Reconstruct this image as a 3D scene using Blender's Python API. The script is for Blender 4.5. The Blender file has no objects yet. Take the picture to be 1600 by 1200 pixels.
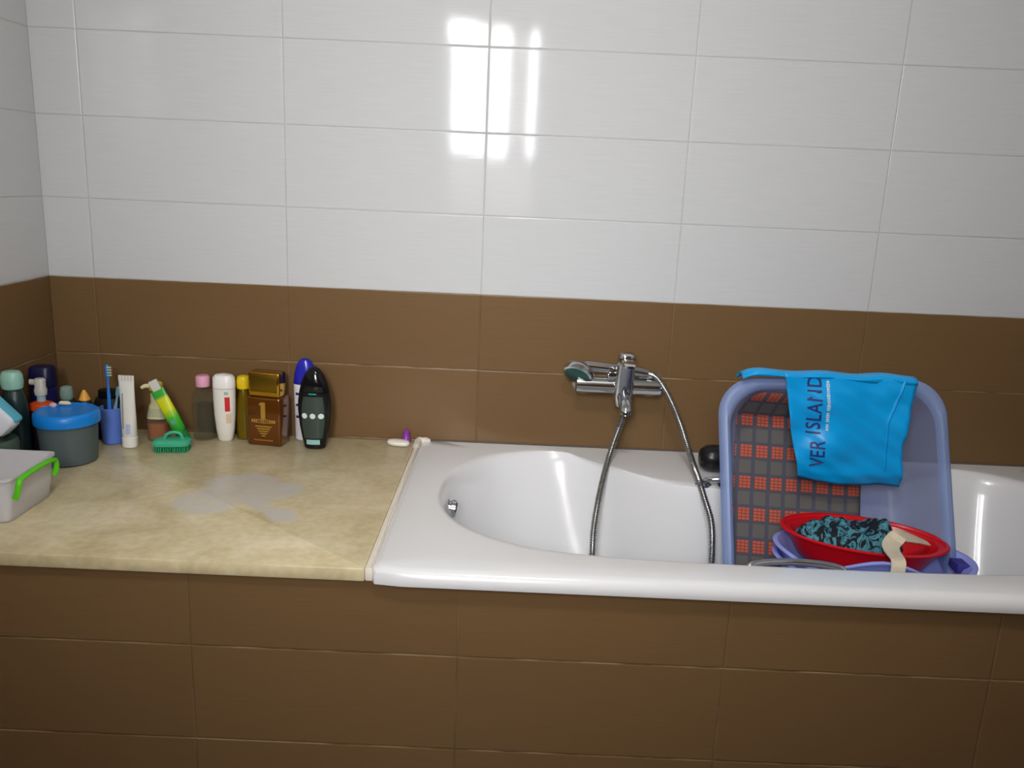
import bpy, bmesh, math, random
from mathutils import Vector, Matrix, noise
random.seed(7)
PI = math.pi
sc = bpy.context.scene
COL = sc.collection

# ------------------------------------------------------------------ camera
cam_d = bpy.data.cameras.new('camera')
cam = bpy.data.objects.new('camera', cam_d); COL.objects.link(cam)
cam_d.sensor_width = 36.0; cam_d.sensor_fit = 'HORIZONTAL'
cam_d.lens = 1313.18 / 1600 * 36
cam_d.clip_start = 0.02
Mr = Matrix(((9.99040159e-01, -4.38026453e-02, 2.97864515e-04),
             (1.06343206e-02, 2.35937243e-01, -9.71710105e-01),
             (4.24931958e-02, 9.70780586e-01, 2.36176593e-01)))
cam.matrix_world = Matrix.Translation((1.09072, -2.16255, 1.29170)) @ Mr.to_4x4()
sc.camera = cam

# ------------------------------------------------------------------ world, light, exposure
W = bpy.data.worlds.new('sky'); sc.world = W; W.use_nodes = True
wn = W.node_tree.nodes; wl = W.node_tree.links
bg = wn['Background']; bg.inputs['Strength'].default_value = 3.0
bg.inputs['Color'].default_value = (0.85, 0.93, 1.0, 1)
# daylight arriving at the room's window, just outside the panes
ld = bpy.data.lights.new('window_daylight', 'AREA'); ld.shape = 'RECTANGLE'
ld.size = 0.60; ld.size_y = 1.05; ld.energy = 25.0; ld.color = (1.0, 0.99, 0.97); ld.spread = math.radians(76)
lo = bpy.data.objects.new('window_daylight', ld); COL.objects.link(lo)
lo.location = (0.925, -2.83, 1.62); lo.rotation_euler = (math.radians(73), 0, math.radians(-5))   # faces into the room, tipped down a little
# the ceiling lamp above the photographer
LAMP_AT = (1.15, -1.72, 2.55)
pd = bpy.data.lights.new('ceiling_lamp_light', 'POINT'); pd.energy = 31.0; pd.shadow_soft_size = .09; pd.color = (1.0, .97, .93)
po = bpy.data.objects.new('ceiling_lamp_light', pd); COL.objects.link(po); po.location = (LAMP_AT[0], LAMP_AT[1], LAMP_AT[2]-.16)
ENERGY_LAMP = 5.0

sc.view_settings.view_transform = 'Standard'
sc.view_settings.look = 'None'
sc.view_settings.exposure = 0.17
sc.view_settings.gamma = 1.0
sc.view_settings.use_curve_mapping = False

# ------------------------------------------------------------------ material helpers
def _new(name):
    m = bpy.data.materials.new(name); m.use_nodes = True
    nt = m.node_tree; return m, nt, nt.nodes, nt.links, nt.nodes['Principled BSDF']

def srgb(r, g, b):
    f = lambda c: (c/255/12.92) if c/255 <= .04045 else ((c/255+.055)/1.055)**2.4
    return (f(r), f(g), f(b), 1)

def mat(name, rgb, rough=.4, metal=0, var=.06, scale=30, bump=0.0, trans=0, ior=1.45, coat=0, spec=.5, sss=0):
    m, nt, n, l, p = _new(name)
    c = srgb(*rgb)
    no = n.new('ShaderNodeTexNoise'); no.inputs['Scale'].default_value = scale; no.inputs['Detail'].default_value = 3
    tc = n.new('ShaderNodeTexCoord'); l.new(tc.outputs['Object'], no.inputs['Vector'])
    mx = n.new('ShaderNodeMix'); mx.data_type = 'RGBA'
    mx.inputs['A'].default_value = tuple(x*(1-var) for x in c[:3])+(1,)
    mx.inputs['B'].default_value = tuple(min(1, x*(1+var)) for x in c[:3])+(1,)
    l.new(no.outputs['Fac'], mx.inputs['Factor']); l.new(mx.outputs['Result'], p.inputs['Base Color'])
    p.inputs['Roughness'].default_value = rough; p.inputs['Metallic'].default_value = metal
    p.inputs['Transmission Weight'].default_value = trans; p.inputs['IOR'].default_value = ior
    p.inputs['Coat Weight'].default_value = coat; p.inputs['Specular IOR Level'].default_value = spec
    if bump:
        b = n.new('ShaderNodeBump'); b.inputs['Distance'].default_value = bump; b.inputs['Strength'].default_value = 1
        l.new(no.outputs['Fac'], b.inputs['Height']); l.new(b.outputs['Normal'], p.inputs['Normal'])
    return m

def see_through(name, rgb, alpha=.5, rough=.2, tint=None):
    """clear or milky plastic: part of the light goes straight through"""
    m, nt, n, l, p = _new(name)
    c = srgb(*rgb)
    no = n.new('ShaderNodeTexNoise'); no.inputs['Scale'].default_value = 14
    mx = n.new('ShaderNodeMix'); mx.data_type = 'RGBA'
    mx.inputs['A'].default_value = tuple(x*.94 for x in c[:3])+(1,); mx.inputs['B'].default_value = c
    l.new(no.outputs['Fac'], mx.inputs['Factor']); l.new(mx.outputs['Result'], p.inputs['Base Color'])
    p.inputs['Roughness'].default_value = rough
    tl = n.new('ShaderNodeBsdfTranslucent'); tl.inputs['Color'].default_value = c
    ms = n.new('ShaderNodeMixShader'); ms.inputs[0].default_value = .3
    l.new(p.outputs[0], ms.inputs[1]); l.new(tl.outputs[0], ms.inputs[2])
    tr = n.new('ShaderNodeBsdfTransparent'); tr.inputs['Color'].default_value = srgb(*(tint or (235, 240, 245)))
    m2 = n.new('ShaderNodeMixShader'); m2.inputs[0].default_value = alpha
    l.new(tr.outputs[0], m2.inputs[1]); l.new(ms.outputs[0], m2.inputs[2])
    l.new(m2.outputs[0], n['Material Output'].inputs['Surface'])
    return m

def tile_mat(name, axis, uoff=0.0, zoff=1.0, border=1.0, seed=0.0):
    """glazed 50 x 20 cm tiles, white above the border height and brown below it; axis = horizontal world axis"""
    m, nt, n, l, p = _new(name)
    def M(op, a, b=None, c=None):
        x = n.new('ShaderNodeMath'); x.operation = op
        for i, v in enumerate((a, b, c)):
            if v is None: continue
            if isinstance(v, (int, float)): x.inputs[i].default_value = v
            else: l.new(v, x.inputs[i])
        return x.outputs[0]
    def MR(v, a, b, c, d, smooth=False):
        x = n.new('ShaderNodeMapRange'); x.clamp = True
        if smooth: x.interpolation_type = 'SMOOTHSTEP'
        l.new(v, x.inputs[0])
        for i, q in enumerate((a, b, c, d)): x.inputs[i+1].default_value = q
        return x.outputs[0]
    def MIX(f, a, b):
        x = n.new('ShaderNodeMix'); x.data_type = 'RGBA'
        if isinstance(f, (int, float)): x.inputs['Factor'].default_value = f
        else: l.new(f, x.inputs['Factor'])
        for k, v in (('A', a), ('B', b)):
            if isinstance(v, tuple): x.inputs[k].default_value = v
            else: l.new(v, x.inputs[k])
        return x.outputs['Result']
    geo = n.new('ShaderNodeNewGeometry'); sp = n.new('ShaderNodeSeparateXYZ')
    l.new(geo.outputs['Position'], sp.inputs[0])
    U = sp.outputs[axis]; Z = sp.outputs['Z']
    u = M('DIVIDE', M('SUBTRACT', U, uoff), .5); v = M('DIVIDE', M('SUBTRACT', Z, zoff), .2)
    iu = M('FLOOR', u); iv = M('FLOOR', v)
    fu = M('SUBTRACT', M('SUBTRACT', u, iu), .5); fv = M('SUBTRACT', M('SUBTRACT', v, iv), .5)
    du = M('MULTIPLY', M('SUBTRACT', .5, M('ABSOLUTE', fu)), .5)
    dv = M('MULTIPLY', M('SUBTRACT', .5, M('ABSOLUTE', fv)), .2)
    d = M('MINIMUM', du, dv)
    grout = MR(d, .0006, .0014, 1, 0)
    white = M('GREATER_THAN', Z, border)
    # per-tile tilt
    wnz = n.new('ShaderNodeTexWhiteNoise'); wnz.noise_dimensions = '3D'
    cb = n.new('ShaderNodeCombineXYZ'); l.new(iu, cb.inputs[0]); l.new(iv, cb.inputs[1]); cb.inputs[2].default_value = seed
    l.new(cb.outputs[0], wnz.inputs['Vector'])
    sc3 = n.new('ShaderNodeSeparateColor'); l.new(wnz.outputs['Color'], sc3.inputs[0])
    a = M('MULTIPLY', M('SUBTRACT', sc3.outputs[0], .5), .5*.002)
    b = M('MULTIPLY', M('SUBTRACT', sc3.outputs[1], .5), .2*.004)
    tilt = M('ADD', M('MULTIPLY', fu, a), M('MULTIPLY', fv, b))
    edge = MR(d, .0, .0035, -.0009, 0, True)
    # linen-like fine horizontal ridges
    mp = n.new('ShaderNodeCombineXYZ'); l.new(M('MULTIPLY', U, 9.0), mp.inputs[0]); l.new(M('MULTIPLY', Z, 420.0), mp.inputs[1])
    ns = n.new('ShaderNodeTexNoise'); ns.inputs['Scale'].default_value = 1; ns.inputs['Detail'].default_value = 2
    l.new(mp.outputs[0], ns.inputs['Vector'])
    ripple = M('MULTIPLY', ns.outputs['Fac'], .00003)
    nb = n.new('ShaderNodeTexNoise'); nb.inputs['Scale'].default_value = 3.0; l.new(geo.outputs['Position'], nb.inputs['Vector'])
    wave = M('MULTIPLY', nb.outputs['Fac'], .0003)
    h = M('ADD', M('ADD', tilt, edge), M('ADD', ripple, wave))
    bp = n.new('ShaderNodeBump'); bp.inputs['Strength'].default_value = 1; bp.inputs['Distance'].default_value = 1
    l.new(h, bp.inputs['Height']); l.new(bp.outputs['Normal'], p.inputs['Normal'])
    wcol = MIX(ns.outputs['Fac'], srgb(194, 195, 196), srgb(206, 207, 208))
    bcol = MIX(ns.outputs['Fac'], srgb(108, 83, 54), srgb(120, 93, 62))
    tone = MR(sc3.outputs[2], 0, 1, 0, .10)
    bcol = MIX(tone, bcol, srgb(86, 67, 46))
    # broken, partly dirty grout
    ng = n.new('ShaderNodeTexNoise'); ng.inputs['Scale'].default_value = 11; l.new(geo.outputs['Position'], ng.inputs['Vector'])
    gb = MR(ng.outputs['Fac'], .40, .62, 0, .85)
    hz = M('GREATER_THAN', du, dv)      # vertical joints of the brown tiles are filled brown
    gb = M('MULTIPLY', gb, MR(hz, 0, 1, .25, 1))
    gbrown = MIX(gb, srgb(98, 76, 50), srgb(168, 148, 112))
    gwhite = MIX(ng.outputs['Fac'], srgb(168, 165, 162), srgb(200, 198, 196))
    col = MIX(white, MIX(grout, bcol, gbrown), MIX(grout, wcol, gwhite))
    l.new(col, p.inputs['Base Color'])
    rr = MIX(white, (.30, .30, .30, 1), (.065, .065, .065, 1))
    r2 = MIX(grout, rr, (.7, .7, .7, 1))
    l.new(r2, p.inputs['Roughness'])
    p.inputs['Specular IOR Level'].default_value = .22
    return m

# ------------------------------------------------------------------ mesh helpers
def mesh(name, vs, fs, m, parent=None, smooth=True, loc=(0, 0, 0), rot=(0, 0, 0)):
    me = bpy.data.meshes.new(name); me.from_pydata([tuple(v) for v in vs], [], fs)
    bm = bmesh.new(); bm.from_mesh(me)
    bmesh.ops.recalc_face_normals(bm, faces=bm.faces)
    bm.to_mesh(me); bm.free()
    if smooth:
        for p in me.polygons: p.use_smooth = True
        try: me.set_sharp_from_angle(angle=math.radians(38))
        except Exception: pass
    me.materials.append(m)
    o = bpy.data.objects.new(name, me); COL.objects.link(o)
    o.location = loc; o.rotation_euler = rot
    if parent: o.parent = parent
    return o

class G:
    """geometry bag: collects shapes that form ONE part"""
    def __init__(s): s.v = []; s.f = []
    def add(s, vs, fs, T=None):
        k = len(s.v)
        s.v += [tuple(T @ Vector(v)) if T else tuple(v) for v in vs]
        s.f += [tuple(i+k for i in f) for f in fs]
        return s
    def loft(s, rings, closed_u=True, cap=True, T=None):
        n = len(rings[0]); vs = [p for r in rings for p in r]; fs = []
        for i in range(len(rings)-1):
            for j in range(n if closed_u else n-1):
                a = i*n+j; b = i*n+(j+1) % n
                fs.append((a, b, b+n, a+n))
        if cap in (True, 'bottom'): fs.append(tuple(range(n)))
        if cap in (True, 'top'): fs.append(tuple(range((len(rings)-1)*n, len(rings)*n)))
        return s.add(vs, fs, T)
    def tube(s, path, r, seg=12, T=None, cap=True, squash=1):
        P = [Vector(p) for p in path]; rings = []; up = None
        for i, p in enumerate(P):
            t = (P[min(i+1, len(P)-1)] - P[max(i-1, 0)]).normalized()
            if up is None:
                up = Vector((0, 0, 1)) if abs(t.z) < .9 else Vector((0, 1, 0))
            a = (up - t*up.dot(t)).normalized(); b = t.cross(a); up = a
            rr = r[i] if isinstance(r, (list, tuple)) else r
            rings.append([p + a*math.cos(2*PI*k/seg)*rr*squash + b*math.sin(2*PI*k/seg)*rr for k in range(seg)])
        return s.loft(rings, cap=cap, T=T)
    def box(s, x0, x1, y0, y1, z0, z1, bev=0, T=None):
        if bev <= 0:
            vs = [(x, y, z) for z in (z0, z1) for x, y in ((x0, y0), (x1, y0), (x1, y1), (x0, y1))]
            return s.add(vs, [(0, 3, 2, 1), (4, 5, 6, 7), (0, 1, 5, 4), (1, 2, 6, 5), (2, 3, 7, 6), (3, 0, 4, 7)], T)
        cx, cy = (x0+x1)/2, (y0+y1)/2
        a, b = (x1-x0)/2, (y1-y0)/2; R = []
        for z, o in ((z0, bev), (z0+bev*.3, bev*.3), (z0+bev, 0), (z1-bev, 0), (z1-bev*.3, bev*.3), (z1, bev)):
            R.append([(cx+x, cy+y, z) for x, y in rrect(a-o, b-o, max(bev-o, bev*.25), 4)])
        return s.loft(R, T=T)
    def build(s, name, m, parent=None, smooth=True, loc=(0, 0, 0), rot=(0, 0, 0)):
        return mesh(name, s.v, s.f, m, parent, smooth, loc, rot)

def rrect(a, b, r, k=6):
    r = min(r, a*.999, b*.999); out = []
    for cx, cy, t0 in ((a-r, b-r, 0), (-a+r, b-r, 90), (-a+r, -b+r, 180), (a-r, -b+r, 270)):
        for i in range(k+1):
            t = math.radians(t0+90*i/k); out.append((cx+r*math.cos(t), cy+r*math.sin(t)))
    return out

def sup(a, b, p=2.0, n=40):
    out = []
    for k in range(n):
        t = 2*PI*k/n; c, s_ = math.cos(t), math.sin(t)
        out.append((a*math.copysign(abs(c)**(2/p), c), b*math.copysign(abs(s_)**(2/p), s_)))
    return out

def spline(pts, n=8, closed=False):
    P = [Vector(p) for p in pts]; N = len(P); out = []
    rng = range(N if closed else N-1)
    for i in rng:
        if closed: a, b, c, d = P[(i-1) % N], P[i], P[(i+1) % N], P[(i+2) % N]
        else: a, b, c, d = P[max(i-1, 0)], P[i], P[i+1], P[min(i+2, N-1)]
        for k in range(n):
            t = k/n
            out.append(.5*((2*b) + (c-a)*t + (2*a-5*b+4*c-d)*t*t + (3*b-a-3*c+d)*t**3))
    if not closed: out.append(P[-1])
    return out

def secs_rings(secs, n=40):
    """secs: (z, half width, half depth, exponent[, dx, dy])"""
    R = []
    for q in secs:
        z, a, b, p = q[:4]; dx, dy = (q[4], q[5]) if len(q) > 4 else (0, 0)
        R.append([(x+dx, y+dy, z) for x, y in sup(a, b, p, n)])
    return R

def lerp_sec(secs, z):
    for q, r in zip(secs, secs[1:]):
        if q[0] <= z <= r[0] and r[0] > q[0]:
            t = (z-q[0])/(r[0]-q[0]); return [q[i]+(r[i]-q[i])*t for i in range(4)]
    return list(secs[-1][:4] if z > secs[-1][0] else secs[0][:4])

def front_y(secs, x, z, off=.0007):
    _, a, b, p = lerp_sec(secs, z)
    t = min(.999, abs(x)/max(a, 1e-6))
    return -(b)*(1-t**p)**(1/p)-off

def decal(name, secs, x0, x1, z0, z1, m, parent, shape=None, nx=10, nz=8, off=.0007):
    vs, fs = [], []
    for j in range(nz+1):
        z = z0+(z1-z0)*j/nz
        k = shape(j/nz) if shape else 1
        for i in range(nx+1):
            x = (x0+x1)/2+(x1-x0)/2*k*(2*i/nx-1)
            vs.append((x, front_y(secs, x, z, off), z))
    for j in range(nz):
        for i in range(nx):
            a = j*(nx+1)+i; fs.append((a, a+1, a+nx+2, a+nx+1))
    return mesh(name, vs, fs, m, parent)

def text_verts(txt, size, sx=1.0, spacing=1.0):
    cu = bpy.data.curves.new('t', 'FONT'); cu.body = txt; cu.size = size; cu.space_character = spacing
    cu.align_x = 'CENTER'; cu.align_y = 'CENTER'; cu.resolution_u = 3; cu.offset = size*.012
    o = bpy.data.objects.new('t', cu); COL.objects.link(o)
    dg = bpy.context.evaluated_depsgraph_get(); dg.update()
    me = bpy.data.meshes.new_from_object(o.evaluated_get(dg))
    vs = [(v.co.x*sx, v.co.y) for v in me.vertices]; fs = [tuple(p.vertices) for p in me.polygons]
    bpy.data.objects.remove(o); bpy.data.curves.remove(cu); bpy.data.meshes.remove(me)
    return vs, fs

def props(o, label=None, cat=None, group=None, kind=None):
    if label: o['label'] = label
    if cat: o['category'] = cat
    if group: o['group'] = group
    if kind: o['kind'] = kind
    return o

def thing(name, label, cat, loc=(0, 0, 0), rot=(0, 0, 0), group=None):
    o = bpy.data.objects.new(name, None); COL.objects.link(o)
    o.empty_display_size = .03
    o.location = loc; o.rotation_euler = rot
    return props(o, label, cat, group)

# ------------------------------------------------------------------ materials
CHROME = mat('chrome', (205, 210, 215), .07, 1, .02)
ENAMEL = mat('white_enamel', (228, 228, 229), .24, 0, .012, 6, coat=.4)
STEEL = mat('hose_steel', (160, 160, 158), .30, 1, .05, 200)
GROUT = mat('cream_sealant', (228, 220, 206), .7, 0, .10, 60, bump=.001)
WHITE_P = mat('white_plastic', (232, 230, 224), .32, 0, .03)
BLACK_P = mat('black_plastic', (16, 17, 20), .3, 0, .1)
FRAME_M = mat('window_frame_paint', (225, 225, 222), .4)

# ------------------------------------------------------------------ room
ZT = 0.597      # counter top height
def struct(g, name, m, parent=None, smooth=False):
    o = g.build(name, m, parent, smooth)
    if not parent: o['kind'] = 'structure'
    return o
XL, XR, YF, ZC = -0.116, 2.545, -2.65, 2.55
struct(G().box(XL-.12, XR+.12, 0, .12, -.1, ZC+.1), 'wall_back', tile_mat('tiles_back', 'X', 0, 1.0, 1.0, 1.3))
TL = tile_mat('tiles_side', 'Y', 0, 1.0, 1.0, 4.7)
struct(G().box(XL-.12, XL, YF-.12, 0, -.1, ZC+.1), 'wall_left', TL)
struct(G().box(XR, XR+.12, YF-.12, 0, -.1, ZC+.1), 'wall_right', TL)
WX0, WX1, WZ0, WZ1 = .670, 1.170, 1.10, 2.09
g = G()
g.box(XL, WX0, YF-.12, YF, -.1, ZC+.1); g.box(WX1, XR, YF-.12, YF, -.1, ZC+.1)
g.box(WX0, WX1, YF-.12, YF, -.1, WZ0); g.box(WX0, WX1, YF-.12, YF, WZ1, ZC+.1)
struct(g, 'wall_front', tile_mat('tiles_front', 'X', .2, 1.0, 2.2, 8.1))
def floor_mat():
    m, nt, n, l, p = _new('floor_tiles')
    b = n.new('ShaderNodeTexBrick'); b.inputs['Scale'].default_value = 3.0; b.offset = 0
    b.inputs['Color1'].default_value = srgb(92, 74, 58); b.inputs['Color2'].default_value = srgb(86, 70, 54)
    b.inputs['Mortar'].default_value = srgb(80, 70, 60); b.inputs['Mortar Size'].default_value = .008
    b.inputs['Brick Width'].default_value = 1; b.inputs['Row Height'].default_value = 1
    ge = n.new('ShaderNodeNewGeometry'); l.new(ge.outputs['Position'], b.inputs['Vector'])
    l.new(b.outputs['Color'], p.inputs['Base Color']); p.inputs['Roughness'].default_value = .3
    return m
struct(G().box(XL, XR, YF, 0, -.1, 0), 'floor', floor_mat())
struct(G().box(XL, XR, YF, 0, ZC, ZC+.1), 'ceiling', mat('ceiling_paint', (205, 203, 198), .8, 0, .02, 5))
# tiled masonry front under counter and bath
YP = -0.7533
struct(G().box(XL, XR, YP, YP+.06, 0, .566), 'wall_apron', tile_mat('tiles_apron', 'X', .51, .419, 5.0, 2.2))

# window behind the photographer (its reflection shows in the glazed tiles)
g = G()
for a in ((WX0, WX0+.02, WZ0, WZ1), (WX1-.02, WX1, WZ0, WZ1), (WX0+.02, WX1-.02, WZ0, WZ0+.02), (WX0+.02, WX1-.02, WZ1-.02, WZ1), (.885, .905, WZ0+.02, WZ1-.02)):
    g.box(a[0], a[1], YF-.08, YF-.03, a[2], a[3])
win = struct(g, 'window_1', FRAME_M)
g = G().box(WX0+.02, .885, YF-.058, YF-.054, WZ0+.02, WZ1-.02); g.build('pane', see_through('window_glass', (240, 245, 250), .04, .02, (250, 252, 255)), win, False)
g = G().box(.905, WX1-.02, YF-.058, YF-.054, WZ0+.02, WZ1-.02); g.build('pane', bpy.data.materials['window_glass'], win, False)
g = G().box(.73, .745, YF-.03, YF-.018, 1.43, 1.53, .003).box(.730, .748, YF-.018, YF+.004, 1.44, 1.52, .003).box(.728, .738, YF-.004, YF+.004, 1.52, 1.56, .003)
g.build('window_handle', mat('grey_handle', (120, 120, 118), .4), win)
CURT = see_through('pink_curtain', (176, 160, 154), .93, .8, (230, 215, 210))
def curtain(name, x0, x1, z0, z1, waves, label):
    vs, fs = [], []; nx = 40
    for j, z in enumerate((z0, (z0+z1)/2, z1)):
        for i in range(nx+1):
            x = x0+(x1-x0)*i/nx
            vs.append((x, YF+.02+.006*math.sin(waves*i/nx*2*PI), z))
    for j in range(2):
        for i in range(nx):
            a = j*(nx+1)+i; fs.append((a, a+1, a+nx+2, a+nx+1))
    o = mesh(name, vs, fs, CURT); props(o, label, 'curtain'); return o
curtain('cafe_curtain', WX0-.01, WX1+.01, 1.08, 1.42, 9, 'short pale pink curtain across the lower half of the window')
curtain('side_curtain', 1.00, 1.115, 1.40, 2.12, 2, 'narrow gathered curtain hanging over the right-hand window pane')

# ------------------------------------------------------------------ countertop
def marble():
    m, nt, n, l, p = _new('beige_marble')
    ge = n.new('ShaderNodeNewGeometry'); P = ge.outputs['Position']
    def noise_(s, d=4, dist=0):
        x = n.new('ShaderNodeTexNoise'); x.inputs['Scale'].default_value = s; x.inputs['Detail'].default_value = d
        x.inputs['Distortion'].default_value = dist; l.new(P, x.inputs['Vector']); return x.outputs['Fac']
    def ramp(f, stops):
        x = n.new('ShaderNodeValToRGB'); l.new(f, x.inputs[0]); e = x.color_ramp.elements
        while len(e) < len(stops): e.new(.5)
        for el, (po, c) in zip(e, stops): el.position = po; el.color = c
        return x.outputs[0]
    def MIX(f, a, b):
        x = n.new('ShaderNodeMix'); x.data_type = 'RGBA'
        if isinstance(f, (int, float)): x.inputs['Factor'].default_value = f
        else: l.new(f, x.inputs['Factor'])
        for k, v in (('A', a), ('B', b)):
            if isinstance(v, tuple): x.inputs[k].default_value = v
            else: l.new(v, x.inputs[k])
        return x.outputs['Result']
    base = ramp(noise_(7, 5, .8), [(.30, srgb(180, 163, 122)), (.48, srgb(206, 191, 150)), (.68, srgb(222, 209, 178))])
    fine = ramp(noise_(55, 3), [(.35, srgb(186, 171, 132)), (.65, srgb(220, 207, 172))])
    col = MIX(.35, base, fine)
    # worn grey patch etched into the stone: union of blobs with a ragged outline
    dn = n.new('ShaderNodeTexNoise'); dn.inputs['Scale'].default_value = 16; dn.inputs['Detail'].default_value = 4; l.new(P, dn.inputs['Vector'])
    dsub = n.new('ShaderNodeVectorMath'); dsub.operation = 'SUBTRACT'; l.new(dn.outputs['Color'], dsub.inputs[0]); dsub.inputs[1].default_value = (.5, .5, .5)
    dsc = n.new('ShaderNodeVectorMath'); dsc.operation = 'SCALE'; l.new(dsub.outputs[0], dsc.inputs[0]); dsc.inputs['Scale'].default_value = .07
    dad = n.new('ShaderNodeVectorMath'); dad.operation = 'ADD'; l.new(P, dad.inputs[0]); l.new(dsc.outputs[0], dad.inputs[1])
    acc = None
    for cx, cy, rx, ry, rot in ((.50, -.385, .100, .070, 0), (.45, -.47, .065, .085, 0), (.58, -.405, .055, .055, 0), (.60, -.525, .075, .024, -35), (.52, -.44, .09, .05, 0)):
        mpn = n.new('ShaderNodeMapping'); mpn.vector_type = 'TEXTURE'
        mpn.inputs['Location'].default_value = (cx, cy, ZT); mpn.inputs['Scale'].default_value = (rx, ry, 1)
        mpn.inputs['Rotation'].default_value = (0, 0, math.radians(rot))
        l.new(dad.outputs[0], mpn.inputs['Vector'])
        ln = n.new('ShaderNodeVectorMath'); ln.operation = 'LENGTH'; l.new(mpn.outputs[0], ln.inputs[0])
        r = n.new('ShaderNodeMapRange'); l.new(ln.outputs['Value'], r.inputs[0])
        for i, q in enumerate((.85, 1.12, 1, 0)): r.inputs[i+1].default_value = q
        if acc is None: acc = r.outputs[0]
        else:
            mx = n.new('ShaderNodeMath'); mx.operation = 'MAXIMUM'; l.new(acc, mx.inputs[0]); l.new(r.outputs[0], mx.inputs[1]); acc = mx.outputs[0]
    k = n.new('ShaderNodeMath'); k.operation = 'MULTIPLY'; l.new(acc, k.inputs[0])
    kr = n.new('ShaderNodeMapRange'); l.new(noise_(26, 5, .5), kr.inputs[0])
    for i, q in enumerate((.35, .62, .55, .92)): kr.inputs[i+1].default_value = q
    l.new(kr.outputs[0], k.inputs[1])
    col = MIX(k.outputs[0], col, srgb(198, 194, 190))
    l.new(col, p.inputs['Base Color'])
    p.inputs['Roughness'].default_value = .34
    return m
ct = G().box(XL+.001, .8385, -.7665, -.002, .570, ZT, .004).build('countertop', marble())
props(ct, 'beige marble counter slab with a worn grey patch, left of the bathtub', 'countertop')

# sealant between slab and bathtub, smeared by hand
path = spline([(.8460, -.764, .5965), (.8465, -.62, .5975), (.8450, -.50, .5972), (.8475, -.38, .5985), (.8445, -.25, .5975), (.8475, -.12, .5995), (.846, -.03, .6), (.850, -.006, .6)], 10)
vs = []; g = G()
rad = [.0036+.0030*abs(noise.noise(Vector((i*.35, 0, 0))))+(.006 if p.y > -.07 else 0) for i, p in enumerate(path)]
g.tube(path, rad, 8)
g.tube(spline([(.848, -.014, .600), (.864, -.009, .602), (.878, -.007, .600)], 4), [.009]*5+[.008, .007, .006, .004], 8)
g.box(.8388, .8520, -.7655, -.003, .572, .5968, .0015)
o = g.build('sealant_bead', GROUT); props(o, 'lumpy cream sealant line between the beige counter and bathtub', 'sealant')

g = G(); path = [(.866+.012*i, -.0025, .6010+.0012*noise.noise(Vector((i*.5, 2, 0)))) for i in range(138)]
g.tube(path, [.0022+.0016*abs(noise.noise(Vector((i*.4, 7, 0)))) for i in range(138)], 6)
o = g.build('sealant_bead', mat('mouldy_sealant', (92, 84, 76), .7, 0, .35, 50)); props(o, 'thin dirty grey sealant line where the bathtub meets the tiled wall', 'sealant')

# ------------------------------------------------------------------ bathtub
BX0, BX1, BY0, BY1 = .847, 2.541, -.778, -.002
op = [(.940, -.355), (.958, -.235), (1.03, -.120), (1.13, -.060), (1.22, -.047), (1.30, -.085), (1.385, -.180), (1.48, -.245), (1.60, -.268), (1.75, -.270),
      (1.90, -.262), (2.02, -.225), (2.12, -.130), (2.22, -.055), (2.32, -.070), (2.41, -.150), (2.455, -.255), (2.465, -.36), (2.45, -.48), (2.39, -.575),
      (2.25, -.645), (2.05, -.675), (1.80, -.684), (1.50, -.682), (1.30, -.672), (1.13, -.637), (1.01, -.560), (.955, -.465)]
op = [Vector((x, y, 0)) for x, y in op]
op = spline(op, 8, True)
C0 = Vector((1.70, -.47, 0))
def to_rect(p, x0, x1, y0, y1):
    d = p-C0; t = 1e9
    if d.x > 1e-9: t = min(t, (x1-C0.x)/d.x)
    if d.x < -1e-9: t = min(t, (x0-C0.x)/d.x)
    if d.y > 1e-9: t = min(t, (y1-C0.y)/d.y)
    if d.y < -1e-9: t = min(t, (y0-C0.y)/d.y)
    return C0+d*t
N = len(op)
# floor outline of the basin, oval
def floor_pt(p, k):
    x = 1.70+(p.x-1.70)*(.74 if p.x < 1.7 else .80)
    y = -.44 + (p.y+.44)*(.78 if p.y < -.44 else (.55 if p.y > -.27 else .82))
    y = min(y, -.262)
    return Vector((x, y, 0))
fl = [floor_pt(p, 0) for p in op]
# smooth the floor outline
for _ in range(12): fl = [(fl[i-1]+fl[i]*2+fl[(i+1) % N])/4 for i in range(N)]
def ring(fn, z): return [(q.x, q.y, z) for q in (fn(i) for i in range(N))]
def outer(ins): return lambda i: to_rect(op[i], BX0+ins, BX1-ins, BY0+ins, BY1-ins*.2)
def corner_soft(fn, r=.03):
    def f(i):
        q = fn(i); cx = min(max(q.x, BX0+r), BX1-r); cy = min(max(q.y, BY0+r), 9)
        if q.x < BX0+r and q.y < BY0+r:
            d = Vector((q.x-(BX0+r), q.y-(BY0+r), 0))
            if d.length > r: d = d.normalized()*r
            return Vector((BX0+r, BY0+r, 0))+d
        return q
    return f
def mixr(a, b, t): return lambda i: a(i)*(1-t)+b(i)*t
OPN = lambda i: op[i]
FL = lambda i: fl[i]
R = []
R.append(ring(corner_soft(outer(.010)), .5672))
R.append(ring(corner_soft(outer(.002)), .5690))
R.append(ring(corner_soft(outer(.0)), .5760))
R.append(ring(corner_soft(outer(.0008)), .5850))
R.append(ring(corner_soft(outer(.0050)), .5935))
R.append(ring(corner_soft(outer(.0110)), .5985))
R.append(ring(corner_soft(outer(.0200)), .6003))
R.append(ring(mixr(outer(.02), OPN, .5), .5995))
R.append(ring(mixr(outer(.02), OPN, .88), .5993))
R.append(ring(mixr(OPN, outer(.02), .05), .5986))
R.append(ring(OPN, .5955))
R.append(ring(mixr(OPN, FL, .03), .588))
R.append(ring(mixr(OPN, FL, .07), .572))
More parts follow.
